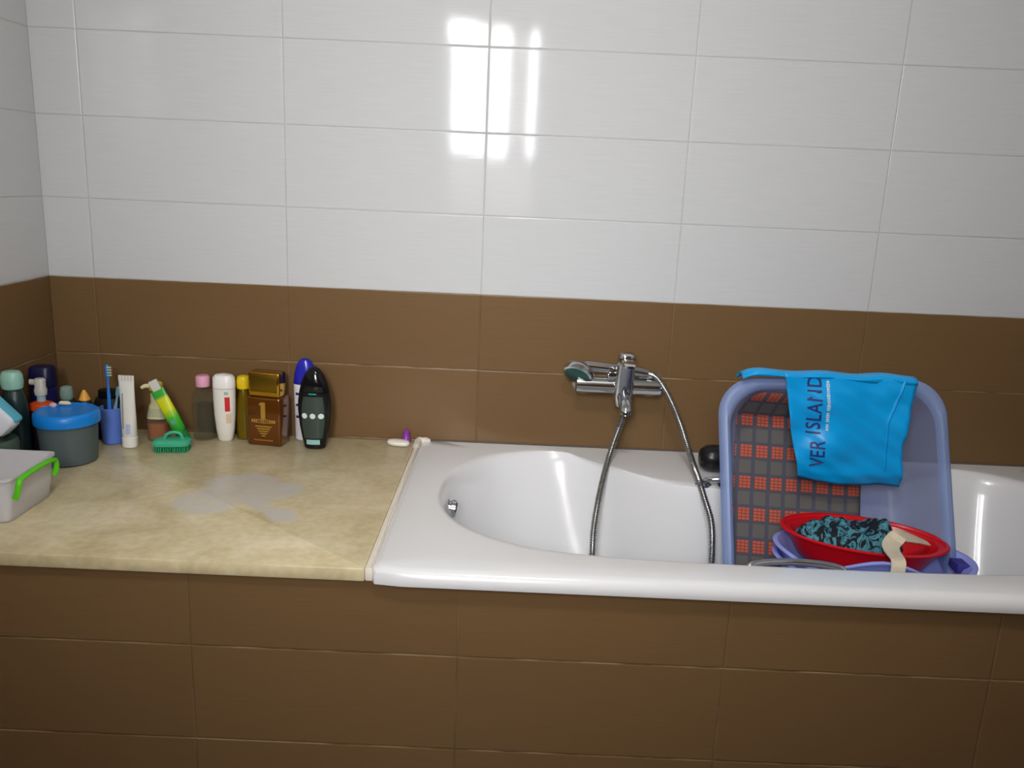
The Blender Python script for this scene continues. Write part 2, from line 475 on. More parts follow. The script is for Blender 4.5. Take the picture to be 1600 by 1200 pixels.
for t, z in ((.14, .53), (.22, .48), (.32, .42), (.44, .36), (.58, .30), (.72, .25), (.86, .218), (1.0, .205)):
    R.append(ring(mixr(OPN, FL, t), z))
c = Vector((1.70, -.44, 0))
for t in (.25, .6, .9): R.append(ring(lambda i, t=t: fl[i]*(1-t)+c*t, .203-.002*t))
tub = thing('bathtub', 'built-in white bathtub with an oval basin and raised front lip', 'bathtub', (1.69, -.39, .2))
sh = G().loft(R, cap='top').build('shell', ENAMEL)
sh.parent = tub; sh.location = (-1.69, .39, -.2)
def in_tub(o): o.parent = tub; o.location = (-1.69, .39, -.2); return o
# overflow cover: a half-cylinder chrome knob on the end wall
T = Matrix.Translation((.948, -.350, .552)) @ Matrix.Rotation(math.radians(98), 4, 'Y')
g = G().loft(secs_rings([(0, .017, .017, 2), (.004, .020, .020, 2), (.007, .021, .021, 2), (.009, .0175, .0175, 2), (.013, .0175, .0175, 2), (.015, .021, .021, 2), (.024, .021, .021, 2), (.028, .017, .017, 2), (.029, .008, .008, 2)], 32), T=T)
in_tub(g.build('overflow_cover', CHROME))
def grab(y, sgn, dz):
    g = G()
    p = spline([(1.560, y, .596), (1.566, y+sgn*.004, .611), (1.60, y+sgn*.012, .6165), (1.655, y+sgn*.016, .618), (1.71, y+sgn*.012, .6165), (1.745, y+sgn*.004, .611), (1.752, y, .596)], 6)
    g.tube(p, .0075, 12, squash=.8)
    for x in (1.560, 1.752):
        g.loft(secs_rings([(0, .020, .015, 2), (.004, .020, .015, 2), (.007, .015, .011, 2), (.008, .006, .005, 2)], 20), T=Matrix.Translation((x, y, .5955)))
    o = in_tub(g.build('grab_handle', CHROME)); o.location.z += dz; return o
grab(-.250, -1, 0); grab(-.667, 1, -.0250)

# black sprayer-like bottle lying on the ledge by the back grab handle (mostly behind the baby bath)
t = thing('bottle', 'black round-ended bottle lying on the bath ledge behind the baby bath', 'bottle', (1.652, -.150, .6003))
T = Matrix.Translation((0, 0, .034)) @ Matrix.Rotation(math.radians(90), 4, 'Y') @ Matrix.Translation((0, 0, -.045))
G().loft(secs_rings([(-.040, .010, .010, 2), (-.036, .022, .022, 2), (-.024, .031, .031, 2), (-.008, .034, .034, 2), (.065, .034, .034, 2), (.078, .026, .026, 2), (.088, .014, .014, 2)], 32), T=T).build('body', BLACK_P, t)
G().loft(secs_rings([(.086, .016, .016, 2), (.112, .016, .016, 2), (.115, .012, .012, 2)], 24), T=T).build('cap', BLACK_P, t)
G().box(1.594, 1.622, -.2650, -.2440, .5995, .6115, .003).build('mount_pad', BLACK_P)
in_tub(bpy.data.objects['mount_pad'])

# ------------------------------------------------------------------ bath mixer
mx = thing('bath_mixer', 'chrome wall-mounted bath mixer with a single lever above the tub', 'tap', (1.375, -.060, .789))
g = G()
T = Matrix.Rotation(math.radians(90), 4, 'Y')
g.loft(secs_rings([(-.122, .017, .017, 2), (-.119, .021, .021, 2), (-.080, .022, .022, 2), (-.040, .0215, .0215, 2), (.0, .024, .024, 2), (.04, .0215, .0215, 2), (.080, .022, .022, 2), (.096, .021, .021, 2), (.100, .017, .017, 2)], 36), T=T)
g.build('body', CHROME, mx)
for x in (-.095, .078):
    g = G(); TT = Matrix.Translation((x, .058, -.006)) @ Matrix.Rotation(math.radians(90), 4, 'X')
    g.loft(secs_rings([(0, .034, .034, 2), (.004, .034, .034, 2), (.012, .027, .027, 2), (.018, .018, .018, 2), (.045, .0165, .0165, 2)], 32), T=TT)
    g.build('wall_flange', CHROME, mx)
g = G()
TT = Matrix.Translation((0, -.020, 0)) @ Matrix.Rotation(math.radians(12), 4, 'X')
g.loft(secs_rings([(-.052, .016, .016, 2), (-.046, .022, .020, 2.2), (-.020, .025, .023, 2.2), (.020, .0245, .024, 2.2), (.045, .024, .023, 2.4), (.070, .0235, .021, 2.6), (.086, .022, .019, 2.8), (.094, .018, .015, 2.8), (.096, .010, .008, 2.5)], 36), T=TT)
g.build('cartridge_housing', CHROME, mx)
g = G()
R = []
for y, z, a, b in ((-.036, .060, .015, .010), (-.050, .070, .018, .010), (-.070, .075, .019, .008), (-.095, .076, .018, .006), (-.112, .075, .015, .005), (-.120, .074, .008, .003)):
    R.append([(x, y, z+q) for x, q in sup(a, b, 2.6, 24)])
g.loft(R); g.build('lever', CHROME, mx)
g = G()   # spout pointing forward and down
g.tube(spline([(.0, -.020, -.018), (.0, -.060, -.028), (.0, -.085, -.040), (.0, -.092, -.056)], 6), [.017]*10+[.016]*6+[.015]*3, 20)
g.build('spout', CHROME, mx)
g = G()
g.loft(secs_rings([(-.062, .008, .008, 2), (-.060, .0125, .0125, 2), (-.048, .0125, .0125, 2), (-.046, .010, .010, 2), (-.030, .010, .010, 2)], 24), T=Matrix.Translation((.006, -.020, 0)))
g.build('hose_outlet', CHROME, mx)
g = G()   # cradle carrying the handset
g.loft([[(x-.03, y, z) for x, z in sup(.010, .006, 2.5, 16)] for y in (-.012, .012)])
g.box(-.040, -.020, -.022, -.016, .018, .040, .002).box(-.040, -.020, .010, .016, .018, .040, .002).box(-.040, -.020, -.018, .012, .016, .022, .002)
g.build('handset_cradle', CHROME, mx)

hs = thing('hand_shower', 'chrome hand shower lying across the wall mixer, its steel hose in the tub', 'shower', (1.31, -.062, .834))
g = G()
g.tube([(-.052, -.004, .004), (-.03, 0, .004), (.02, .002, 0), (.09, .004, -.006), (.115, .004, -.009), (.128, .002, -.0105)], [.011, .0140, .0135, .0140, .0125, .010], 20)
g.build('handle', CHROME, hs)
# head: round disc facing down-left towards the room
T = Matrix.Translation((-.052, -.006, -.010)) @ Matrix.Rotation(math.radians(22), 4, 'Y') @ Matrix.Rotation(math.radians(-42), 4, 'X')
g = G().loft(secs_rings([(-.014, .035, .033, 2), (-.012, .039, .036, 2), (.0, .040, .037, 2), (.010, .034, .031, 2), (.020, .022, .020, 2), (.024, .008, .008, 2)], 40), T=T)
g.build('shower_head', CHROME, hs)
G().loft(secs_rings([(-.0165, .028, .027, 2), (-.014, .033, .031, 2), (-.0125, .034, .032, 2)], 40), T=T).build('spray_plate', mat('dark_green_rubber', (30, 74, 68), .35), hs)
# flexible hose, ribbed
hp = [(1.436, -.060, .8238), (1.455, -.064, .818), (1.476, -.078, .795), (1.499, -.092, .757), (1.523, -.110, .704), (1.541, -.140, .650), (1.549, -.195, .6185), (1.5485, -.262, .6075), (1.5575, -.292, .576), (1.569, -.325, .535),
      (1.571, -.350, .482), (1.568, -.368, .42), (1.555, -.385, .30), (1.52, -.395, .225), (1.45, -.40, .212), (1.37, -.39, .212), (1.315, -.365, .235), (1.298, -.330, .30), (1.299, -.305, .37), (1.301, -.290, .428),
      (1.303, -.265, .475), (1.312, -.230, .525), (1.327, -.180, .575), (1.344, -.135, .622), (1.360, -.110, .667), (1.376, -.090, .705), (1.381, -.082, .728)]
hp = spline(hp, 40)
# resample evenly then rib
L = [0]
for a, b in zip(hp, hp[1:]): L.append(L[-1]+(b-a).length)
tot = L[-1]; step = .0014; M_ = int(tot/step); pts = []; j = 0
for i in range(M_+1):
    s = i*tot/M_
    while j < len(L)-2 and L[j+1] < s: j += 1
    t = (s-L[j])/max(1e-9, L[j+1]-L[j]); pts.append(hp[j].lerp(hp[j+1], t))
rad = [(.0082 if (i % 4) in (0, 1) else .0064) for i in range(len(pts))]
for i in range(12): rad[i] = rad[-1-i] = .0095
off = Vector((1.31, -.062, .834))
g = G().tube([p-off for p in pts], rad, 12); g.build('hose', STEEL, hs)

# ------------------------------------------------------------------ baby bath standing on end
BLUE_T = see_through('translucent_blue_plastic', (176, 190, 234), .56, .4, (204, 214, 240))
BLUE_R = see_through('translucent_blue_rim', (150, 172, 222), .80, .35, (190, 208, 238))
# local frame: X across, Y' up the length, Z' depth (away from the viewer)
top = Vector((1.799, -.345, .895)); bot = Vector((1.825, -.585, .275))
up = (top-bot).normalized(); ln = (top-bot).length
side = Vector((1, 0, 0)); side = (side-up*up.x).normalized(); nrm = up.cross(side)*-1; nrm = nrm if nrm.y > 0 else -nrm          # away from the viewer
BM = Matrix((Vector((1, 0, 0)).to_tuple()+(0,), (0, 0, 0, 0), (0, 0, 0, 0), (0, 0, 0, 1)))
BM = Matrix.Identity(4)
for i in range(3):
    BM[i][0] = side[i]; BM[i][1] = up[i]; BM[i][2] = nrm[i]; BM[i][3] = ((top+bot)/2)[i]
bb = thing('baby_bath', 'translucent blue baby bath standing on end inside the white bathtub', 'baby bath', (1.808, -.47, .205))
def in_bb(o):
    o.parent = bb; o.matrix_local = Matrix.Translation((-1.808, .47, -.205)) @ BM; return o
HW, HL = .251, ln/2
def bring(ins, z, r=.085, tp=0):
    # slight taper: bottom end narrower
    return [((x)*(1 - .03*(-y/HL+1)/2*0), y, z) for x, y in rrect(HW-ins, HL-ins, r, 10)]
R = [bring(-.002, .012), bring(0, .004), bring(.004, 0), bring(.014, -.002), bring(.020, .002), bring(.024, .012)]
in_bb(G().loft(R, cap=False).build('rim', BLUE_R))
R = [bring(.024, .012), bring(.030, .05, .08), bring(.040, .10, .075), bring(.048, .135, .07), bring(.058, .150, .062), bring(.075, .157, .05), bring(.11, .158, .04)]
in_bb(G().loft(R, cap='top').build('basin', BLUE_T))
# moulded ridge of the seat back
# plaid towel behind it
def plaid():
    m, nt, n, l, p = _new('plaid_cloth')
    tc = n.new('ShaderNodeTexCoord'); sp = n.new('ShaderNodeSeparateXYZ'); l.new(tc.outputs['Object'], sp.inputs[0])
    def M(op, a, b=None):
        x = n.new('ShaderNodeMath'); x.operation = op
        for i, v in enumerate((a, b)):
            if v is None: continue
            if isinstance(v, (int, float)): x.inputs[i].default_value = v
            else: l.new(v, x.inputs[i])
        return x.outputs[0]
    X, Y = sp.outputs['X'], sp.outputs['Y']
    fx = M('FRACT', M('DIVIDE', M('ADD', X, 1.0), .0364)); fy = M('FRACT', M('DIVIDE', M('ADD', M('SUBTRACT', Y, M('MULTIPLY', sp.outputs['Z'], .35)), .952), .0740))
    sx = M('LESS_THAN', fx, .76); sy = M('LESS_THAN', fy, .40)
    blk = M('MULTIPLY', sx, sy)
    gx = M('GREATER_THAN', M('FRACT', M('DIVIDE', fx, .76/3.0)), .20); gy = M('GREATER_THAN', M('FRACT', M('DIVIDE', fy, .40/4.0)), .25)
    dots = M('MULTIPLY', blk, M('MULTIPLY', gx, gy))
    sy2 = M('MULTIPLY', M('GREATER_THAN', fy, .50), M('LESS_THAN', fy, .92)); pale = M('MULTIPLY', sx, sy2)
    def MIX(f, a, b):
        x = n.new('ShaderNodeMix'); x.data_type = 'RGBA'; l.new(f, x.inputs['Factor'])
        for k, v in (('A', a), ('B', b)):
            if isinstance(v, tuple): x.inputs[k].default_value = v
            else: l.new(v, x.inputs[k])
        return x.outputs['Result']
    c = MIX(pale, srgb(78, 78, 90), srgb(98, 95, 92))
    c = MIX(blk, c, srgb(108, 68, 66)); c = MIX(dots, c, srgb(198, 90, 64))
    l.new(c, p.inputs['Base Color']); p.inputs['Roughness'].default_value = .9
    return m
vs, fs = [], []; nx, ny = 20, 34
for j in range(ny+1):
    for i in range(nx+1):
        u = -.138+.298*i/nx; v = -.285+.595*j/ny
        q = min(1, max(0, (v-.262)/.048))      # the top end climbs the bath's end wall
        vs.append((u, v-.006*q, .0015*math.sin(u*40)+.0015*math.sin(v*25)-.118*q))
for j in range(ny):
    for i in range(nx):
        a = j*(nx+1)+i; fs.append((a, a+1, a+nx+2, a+nx+1))
tw = mesh('plaid_cloth', vs, fs, plaid())
md = tw.modifiers.new('thickness', 'SOLIDIFY'); md.thickness = .003
tw.matrix_world = BM @ Matrix.Translation((-.058, .000, .1440)) @ Matrix.Rotation(math.radians(-4), 4, 'Z')
props(tw, 'grey cloth with rows of orange checks inside the blue baby bath', 'towel')

# ------------------------------------------------------------------ turquoise bag over the baby bath
BAG = mat('turquoise_plastic', (0, 156, 226), .34, 0, .14, 9, bump=.002)
def bag_y(x, z):
    w = .0040*math.sin(38*x+7*z)+.003*math.sin(55*z-20*x)+.0012*math.sin(150*z+90*x)+.009*noise.noise(Vector((x*14, z*14, 3)))
    f = min(1, max(0, (.900-z)/.03))
    return -.369+w*f-.004*f+max(0, .682-z)*.55
def lerp_tab(tab, z):
    for (z0, x0), (z1, x1) in zip(tab, tab[1:]):
        if z0 >= z >= z1: return x0+(x1-x0)*(z0-z)/(z0-z1)
    return tab[-1][1]
LT = [(.906, 1.680), (.895, 1.688), (.80, 1.708), (.73, 1.726), (.669, 1.743), (.640, 1.765)]
RT = [(.906, 1.975), (.83, 1.968), (.755, 1.962), (.650, 1.975), (.60, 1.975)]
g = G(); nx, nz = 36, 34; vs, fs = [], []
for j in range(nz+1):
    t = j/nz
    for i in range(nx+1):
        s = i/nx
        zb = .669-.012*min(1, s*6)+.002*math.sin(s*9)-.004*s
        z = .905+(zb-.905)*t
        x = lerp_tab(LT, z)*(1-s)+lerp_tab(RT, z)*s
        vs.append((x, bag_y(x, z), z))
for j in range(nz):
    for i in range(nx):
        a = j*(nx+1)+i; fs.append((a, a+1, a+nx+2, a+nx+1))
g.add(vs, fs)
# over the rim and down behind, full width
vs, fs = [], []; prof = [(-.370, .893), (-.3705, .901), (-.366, .9065), (-.356, .9085), (-.342, .9090), (-.330, .906), (-.3235, .898), (-.320, .88), (-.316, .84), (-.312, .79)]
for y, z in prof:
    for i in range(41):
        x = 1.594+(1.975-1.594)*i/40; dd = max(0, 1.633-x); dr = .085-math.sqrt(max(0, .085**2-dd*dd))
        k = 1 if z > .9 else 0
        q = min(1, max(0, (x-1.82)/.06)); zz = z if z > .9 else .9-(.9-z)*(.10+.90*q)
        vs.append((x, y+.0015*math.sin(x*60), zz-dr+.0022*math.sin(x*47)*k))
for j in range(len(prof)-1):
    for i in range(40):
        a = j*41+i; fs.append((a, a+1, a+42, a+41))
g.add(vs, fs)
bag = thing('carrier_bag', 'turquoise plastic bag with dark lettering draped over the top of the baby bath', 'bag', (1.80, -.35, .905))
def in_bag(o): o.parent = bag; o.location = (-1.80, .35, -.905); return o
o = in_bag(g.build('sheet', BAG)); md = o.modifiers.new('thickness', 'SOLIDIFY'); md.thickness = .0012; md.offset = 0
# sealed side seam and fold on the right
vs, fs = [], []
for j in range(21):
    z = .902-.21*j/20
    xc = 1.948-.028*min(1, j/9)+.012*max(0, (j-9)/11)
    for d, yy in ((-.004, -.0012), (0, -.0042), (.004, -.0012)):
        vs.append((xc+d, bag_y(xc, z)+yy, z))
for j in range(20):
    for i in range(2):
        a = j*3+i; fs.append((a, a+1, a+4, a+3))
in_bag(mesh('seam', vs, fs, BAG))
def bag_text(name, txt, size, xc, zc, m, sx, sp, tilt=0):
    vs, fs = text_verts(txt, size, sx, sp)
    out = []
    for u, v in vs:
        x = xc - v + tilt*u*1.0; z = zc + u         # reads bottom to top
        out.append((x, bag_y(x, z)-.0016, z))
    return in_bag(mesh(name, out, fs, m, None, False))
NAVY_INK = mat('navy_ink', (38, 44, 110), .5)
bag_text('lettering', 'ISLAND', .044, 1.757, .838, NAVY_INK, .82, 1.12, -.10)
bag_text('lettering', 'VER', .044, 1.776, .729, NAVY_INK, .80, 1.05, -.10)
WI = mat('white_ink', (220, 225, 228), .5)
g = G(); random.seed(3); z = .783
while z < .893:
    h = random.choice((.003, .004, .005, .0025))
    x = 1.794-.10*(z-.78)-.004
    w = random.choice((.007, .008, .006))
    q = [(x-w/2, z), (x+w/2, z), (x+w/2, z+h*.45), (x-w/2+.002, z+h*.45), (x-w/2+.002, z+h*.7), (x+w/2-.001, z+h*.7), (x+w/2-.001, z+h), (x-w/2, z+h)]
    g.add([(a, bag_y(a, b)-.0016, b) for a, b in q], [tuple(range(8))])
    z += h+.0014
    if random.random() < .10: z += .004
in_bag(g.build('small_print', WI, None, False))

# ------------------------------------------------------------------ lavender basins, red basin, cloth, strap
LAV = mat('lavender_plastic', (150, 160, 232), .35, 0, .04)
LAVD = mat('indigo_plastic', (58, 54, 140), .4)
def oval_basin(name, label, loc, rot, rx, ry, h, m, wave, group=None, lip=.012, base=.62, th=.004):
    t = thing(name, label, 'basin', loc, rot, group)
    n = 64
    def rg(a, b, z, wk):
        return [(a*math.cos(2*PI*k/n), b*math.sin(2*PI*k/n), z+wk*wave(2*PI*k/n)) for k in range(n)]
    R = [rg(rx*base*.5, ry*base*.5, 0, 0), rg(rx*base*.97, ry*base*.97, 0, 0), rg(rx*base, ry*base, .003, 0)]
    for t_ in (.25, .5, .75, .93):
        k = base+(.94-base)*t_**.8; R.append(rg(rx*k, ry*k, h*t_, t_**2))
    R += [rg(rx-lip*.2, ry-lip*.2, h-.006, 1), rg(rx, ry, h-.004, 1), rg(rx+.0008, ry+.0008, h-.001, 1), rg(rx-.003, ry-.003, h+.001, 1), rg(rx-lip*.8, ry-lip*.8, h, 1), rg(rx-lip, ry-lip, h-.004, 1)]
    for t_ in (.9, .7, .45, .2, .08):
        k = base+(.94-base)*t_**.8-th/rx*2; R.append(rg(rx*k, ry*k, max(h*t_, .004)+.002, t_**2))
    R.append(rg(rx*base*.4, ry*base*.4, .005, 0))
    G().loft(R).build('basin', m, t)
    return t
def wv(th):
    # the front edge arches up, the ends flick up
    f = math.exp(-((th-math.radians(262))/.42)**2)*.036
    e = .004*math.cos(th)**8
    d = -.012*math.exp(-((th-math.radians(222))/.25)**2)
    return f+e+d
lav_l = oval_basin('plastic_basin', 'lavender oval basin with a wavy rim, directly beneath the red basin', (1.868, -.502, .415), (0, math.radians(2.5), 0), .212, .137, .140, LAV, wv)
g = G().box(.168, .196, -.030, .012, .120, .1395, .004); g.build('handle_slot', LAVD, lav_l)
lav2 = oval_basin('plastic_basin', 'lower lavender basin the others are nested in, at the bathtub front lip', (1.870, -.504, .383), (0, math.radians(2.5), 0), .214, .139, .146, LAV, lambda t: .006*math.cos(t)**8, None, .012, .66)
RED = mat('red_plastic', (205, 14, 26), .28, 0, .05)
rd = oval_basin('plastic_basin', 'red oval basin holding a patterned cloth, on top of the lavender basins', (1.861, -.464, .5085), (0, math.radians(3.7), 0), .181, .108, .072, RED, lambda t: 0, None, .010, .66)

def teal_cloth():
    m, nt, n, l, p = _new('teal_patterned_cloth')
    tc = n.new('ShaderNodeTexCoord')
    no = n.new('ShaderNodeTexNoise'); no.inputs['Scale'].default_value = 34; no.inputs['Detail'].default_value = 3; no.inputs['Distortion'].default_value = 2.2
    l.new(tc.outputs['Object'], no.inputs['Vector'])
    r = n.new('ShaderNodeValToRGB'); e = r.color_ramp.elements
    e[0].position = .46; e[0].color = srgb(8, 12, 24); e[1].position = .50; e[1].color = srgb(52, 118, 134)
    x = e.new(.60); x.color = srgb(86, 148, 164); x = e.new(.66); x.color = srgb(20, 50, 52)
    l.new(no.outputs['Fac'], r.inputs[0]); l.new(r.outputs[0], p.inputs['Base Color']); p.inputs['Roughness'].default_value = .85
    return m
vs, fs = [], []; nx, ny = 60, 26; cx, cy = 1.834, -.456
for j in range(ny+1):
    for i in range(nx+1):
        u = -1+2*i/nx; v = -1+2*j/ny
        # disc mapping of the square
        x = u*math.sqrt(1-v*v/2); y = v*math.sqrt(1-u*u/2); r = min(1, math.hypot(x, y))
        X = cx+x*.122; Y = cy+y*.060
        crest = .028+.030*math.exp(-((x-.62)/.26)**2)+.010*math.exp(-((x+.15)/.25)**2)
        fold = .016*abs(noise.noise(Vector((X*28, Y*28, 0))))+.006*math.sin(X*95+Y*60+2*noise.noise(Vector((X*20, Y*20, 5))))
        env = (1-r**6)
        z = .553-.064*(X-1.87)+crest*env+fold*env - .0*(1-env)
        vs.append((X-cx, Y-cy, z-.55))
n0 = len(vs)
for j in range(ny):
    for i in range(nx):
        a = j*(nx+1)+i; fs.append((a, a+1, a+nx+2, a+nx+1))
# underside
for k in range(n0):
    x, y, z = vs[k]; vs.append((x*.82, y*.72, -.010-.064*x))
for j in range(ny):
    for i in range(nx):
        a = n0+j*(nx+1)+i; fs.append((a, a+nx+1, a+nx+2, a+1))
bd = [i for i in range(nx+1)]+[(j+1)*(nx+1)-1 for j in range(1, ny+1)]+[ny*(nx+1)+i for i in range(nx-1, -1, -1)]+[j*(nx+1) for j in range(ny-1, 0, -1)]
for k in range(len(bd)):
    a, b = bd[k], bd[(k+1) % len(bd)]; fs.append((a, b, b+n0, a+n0))
cl = mesh('crumpled_cloth', vs, fs, teal_cloth(), None, True, (cx, cy, .55))
props(cl, 'crumpled teal and black patterned cloth lying in the red basin', 'cloth')

def strap(name, path, widths, dirs, m, th=.0022):
    P = spline(path, 6); D = spline(dirs, 6); Wd = []
    for i in range(len(widths)-1):
        for k in range(6): Wd.append(widths[i]+(widths[i+1]-widths[i])*k/6)
    Wd.append(widths[-1]); R = []
    for i, p in enumerate(P):
        t = (P[min(i+1, len(P)-1)]-P[max(i-1, 0)]).normalized()
        d = D[i].normalized(); d = (d-t*d.dot(t)).normalized(); nn = t.cross(d).normalized()
        w = Wd[i]/2
        R.append([p+d*w+nn*th/2, p-d*w+nn*th/2, p-d*w-nn*th/2, p+d*w-nn*th/2])
    return G().loft(R).build(name, m, None, False)
BEI = mat('beige_webbing', (214, 200, 176), .8, 0, .08, 90)
st = strap('strap', [(2.005, -.470, .566), (1.955, -.495, .588), (1.915, -.520, .602), (1.882, -.556, .5985), (1.872, -.582, .5965), (1.866, -.610, .5985), (1.860, -.6405, .5990), (1.856, -.6520, .578), (1.855, -.654, .50)],
           [.012, .030, .034, .034, .032, .030, .028, .028, .028],
           [(.3, 1, 0), (.4, 1, 0), (.7, .9, 0), (1, .3, 0), (1, 0, 0), (1, 0, 0), (1, 0, 0), (1, 0, 0), (1, 0, 0)], BEI)
props(st, 'beige fabric strap hanging over the front edge of the red basin', 'strap')

# ------------------------------------------------------------------ things on the counter
Z0 = ZT+.0004
# clear storage box with a green clip handle
CLR = see_through('milky_clear_plastic', (240, 238, 240), .74, .3, (240, 240, 244))
t = thing('storage_box', 'milky clear storage box with a green clip handle at the counter edge', 'box', (.011, -.566, Z0))
def sq(a, b, z, r=.016): return [(x, y, z) for x, y in rrect(a, b, r, 6)]
R = [sq(.102, .068, 0), sq(.108, .074, 0), sq(.111, .078, .004), sq(.1165, .083, .045), sq(.1195, .086, .088), sq(.1235, .090, .089), sq(.1235, .090, .094), sq(.118, .0845, .094), sq(.115, .081, .045), sq(.109, .075, .006), sq(.09, .06, .004)]
G().loft(R).build('container', CLR, t)
GRN = mat('lime_plastic', (88, 196, 18), .35, 0, .05)
p = spline([(.1225, -.070, .050), (.1285, -.070, .062), (.1310, -.066, .082), (.1310, -.050, .088), (.1310, .0, .090), (.1310, .050, .088), (.1310, .066, .082), (.1285, .070, .062), (.1225, .070, .050)], 5)
G().tube(p, .0050, 10, squash=1.2).build('clip_handle', GRN, t)

# greenish jar and tilted wipes pack against the left wall
JAR = see_through('greenish_plastic', (96, 118, 104), .7, .3, (150, 170, 160))
t = thing('jar', 'dull green translucent jar behind the clear storage box by the left wall', 'jar', (-.060, -.385, Z0))
G().loft(secs_rings([(0, .045, .045, 2), (.004, .049, .049, 2), (.070, .053, .053, 2), (.082, .050, .050, 2), (.086, .046, .046, 2), (.082, .044, .044, 2), (.010, .044, .044, 2), (.008, .02, .02, 2)], 40)).build('body', JAR, t)
t = thing('wipes_pack', 'white rounded pack leaning on the jar with a cyan upper edge', 'pack', (-.058, -.375, .738), (0, math.radians(45), 0))
PACK = mat('pack_white', (222, 226, 236), .4, 0, .04); PCY = mat('pack_cyan', (90, 176, 200), .4)
R = []
for y, s in ((-.020, .82), (-.018, .93), (-.010, 1.0), (.010, 1.0), (.018, .93), (.020, .82)):
    R.append([(x*s, y, z*s) for x, z in rrect(.052, .030, .016, 6)])
G().loft(R).build('body', PACK, t)
R = []
for y, s in ((-.012, .93), (-.008, 1.0), (.010, 1.0), (.014, .93)):
    R.append([(x*s, y, .0275+z*s) for x, z in rrect(.050, .006, .005, 4)])
G().loft(R).build('seal_edge', PCY, t)

def bottle(name, label, cat, loc, secs, m, caps=(), rotz=0, n=40, body='body', group=None):
    """secs = body sections; caps = [(part name, sections, material)]"""
    t = thing(name, label, cat, loc, (0, 0, rotz), group)
    G().loft(secs_rings(secs, n)).build(body, m, t)
    for nm, s, cm in caps: G().loft(secs_rings(s, n)).build(nm, cm, t)
    return t
MINT = mat('mint_plastic', (150, 200, 182), .35, 0, .05)
DKG = mat('dark_green_plastic', (20, 44, 46), .35); NAVY = mat('navy_plastic', (22, 24, 78), .3); DARK = mat('charcoal_plastic', (24, 22, 24), .4)
bottle('bottle', 'dark green bottle with a round mint cap, nearest the left wall', 'bottle', (-.080, -.262, Z0),
       [(0, .024, .020, 2.4), (.004, .028, .023, 2.4), (.10, .030, .024, 2.4), (.140, .028, .023, 2.3), (.165, .020, .018, 2), (.168, .016, .015, 2)], DKG,
       [('cap', [(.166, .016, .015, 2), (.170, .022, .020, 2.2), (.185, .0245, .022, 2.3), (.202, .023, .021, 2.4), (.210, .018, .016, 2.4), (.212, .010, .009, 2)], MINT)])
bottle('bottle', 'tall navy blue square-topped bottle in the left corner', 'bottle', (-.076, -.140, Z0),
       [(0, .024, .022, 3), (.004, .028, .026, 3), (.130, .029, .026, 3), (.145, .027, .025, 3)], NAVY,
       [('cap', [(.145, .026, .024, 3), (.147, .029, .026, 3.4), (.190, .028, .025, 3.4), (.196, .025, .022, 3), (.197, .010, .010, 2)], mat('navy_cap', (14, 16, 60), .35))])
ORG = mat('orange_plastic', (204, 74, 22), .4)
t = bottle('spray_bottle', 'black bottle with orange shoulder and white spray nozzle by the blue-lidded tub', 'bottle', (-.050, -.200, Z0),
       [(0, .024, .022, 2.2), (.004, .029, .026, 2.2), (.085, .030, .027, 2.2), (.105, .028, .025, 2.2)], DARK,
       [('shoulder', [(.104, .0285, .0255, 2.2), (.108, .029, .026, 2.2), (.118, .027, .024, 2), (.124, .012, .012, 2)], ORG),
        ('neck', [(.124, .010, .010, 2), (.140, .010, .010, 2), (.141, .008, .008, 2)], mat('pale_blue_neck', (150, 186, 196), .4))])
g = G().loft(secs_rings([(.139, .013, .012, 2.4), (.152, .0145, .013, 2.4), (.158, .012, .011, 2.4), (.176, .013, .011, 2.6), (.180, .010, .009, 2.4)], 28))
g.loft([[(x, y, .170+z) for y, z in sup(.006, .007, 2.5, 14)] for x in (-.024, 0)])
g.build('nozzle', mat('cream_nozzle', (196, 192, 182), .4), t)
# small tube lying on a dark bottle: tan tipped
t = bottle('bottle', 'low black bottle with a grey-green cap beside the tall navy one', 'bottle', (-.004, -.170, Z0),
       [(0, .022, .020, 2.3), (.004, .026, .024, 2.3), (.105, .027, .024, 2.3), (.122, .018, .017, 2)], DARK,
       [('cap', [(.121, .012, .011, 2), (.126, .015, .014, 2.2), (.140, .015, .014, 2.2), (.153, .013, .012, 2.2), (.156, .007, .007, 2)], mat('grey_green_cap', (120, 146, 136), .4))])
t = thing('cone_cap_bottle', 'small dark bottle with a pointed orange-yellow cap in the left corner', 'bottle', (.034, -.160, Z0))
G().loft(secs_rings([(0, .014, .014, 2), (.003, .016, .016, 2), (.112, .017, .017, 2), (.120, .011, .011, 2)], 28)).build('body', DARK, t)
G().loft(secs_rings([(.119, .0125, .0125, 2), (.121, .0135, .0135, 2), (.136, .0075, .0075, 2), (.145, .003, .003, 2)], 28)).build('cap', mat('amber_cap', (226, 160, 62), .4), t)
bottle('bottle', 'wide black bottle standing behind the blue-lidded tub', 'bottle', (.055, -.085, Z0),
       [(0, .030, .022, 2.6), (.004, .034, .026, 2.6), (.090, .035, .026, 2.6), (.108, .028, .022, 2.4)], DARK,
       [('cap', [(.107, .020, .016, 2.4), (.110, .022, .018, 2.6), (.128, .021, .017, 2.6), (.131, .012, .010, 2)], mat('black_cap', (14, 12, 16), .35))])

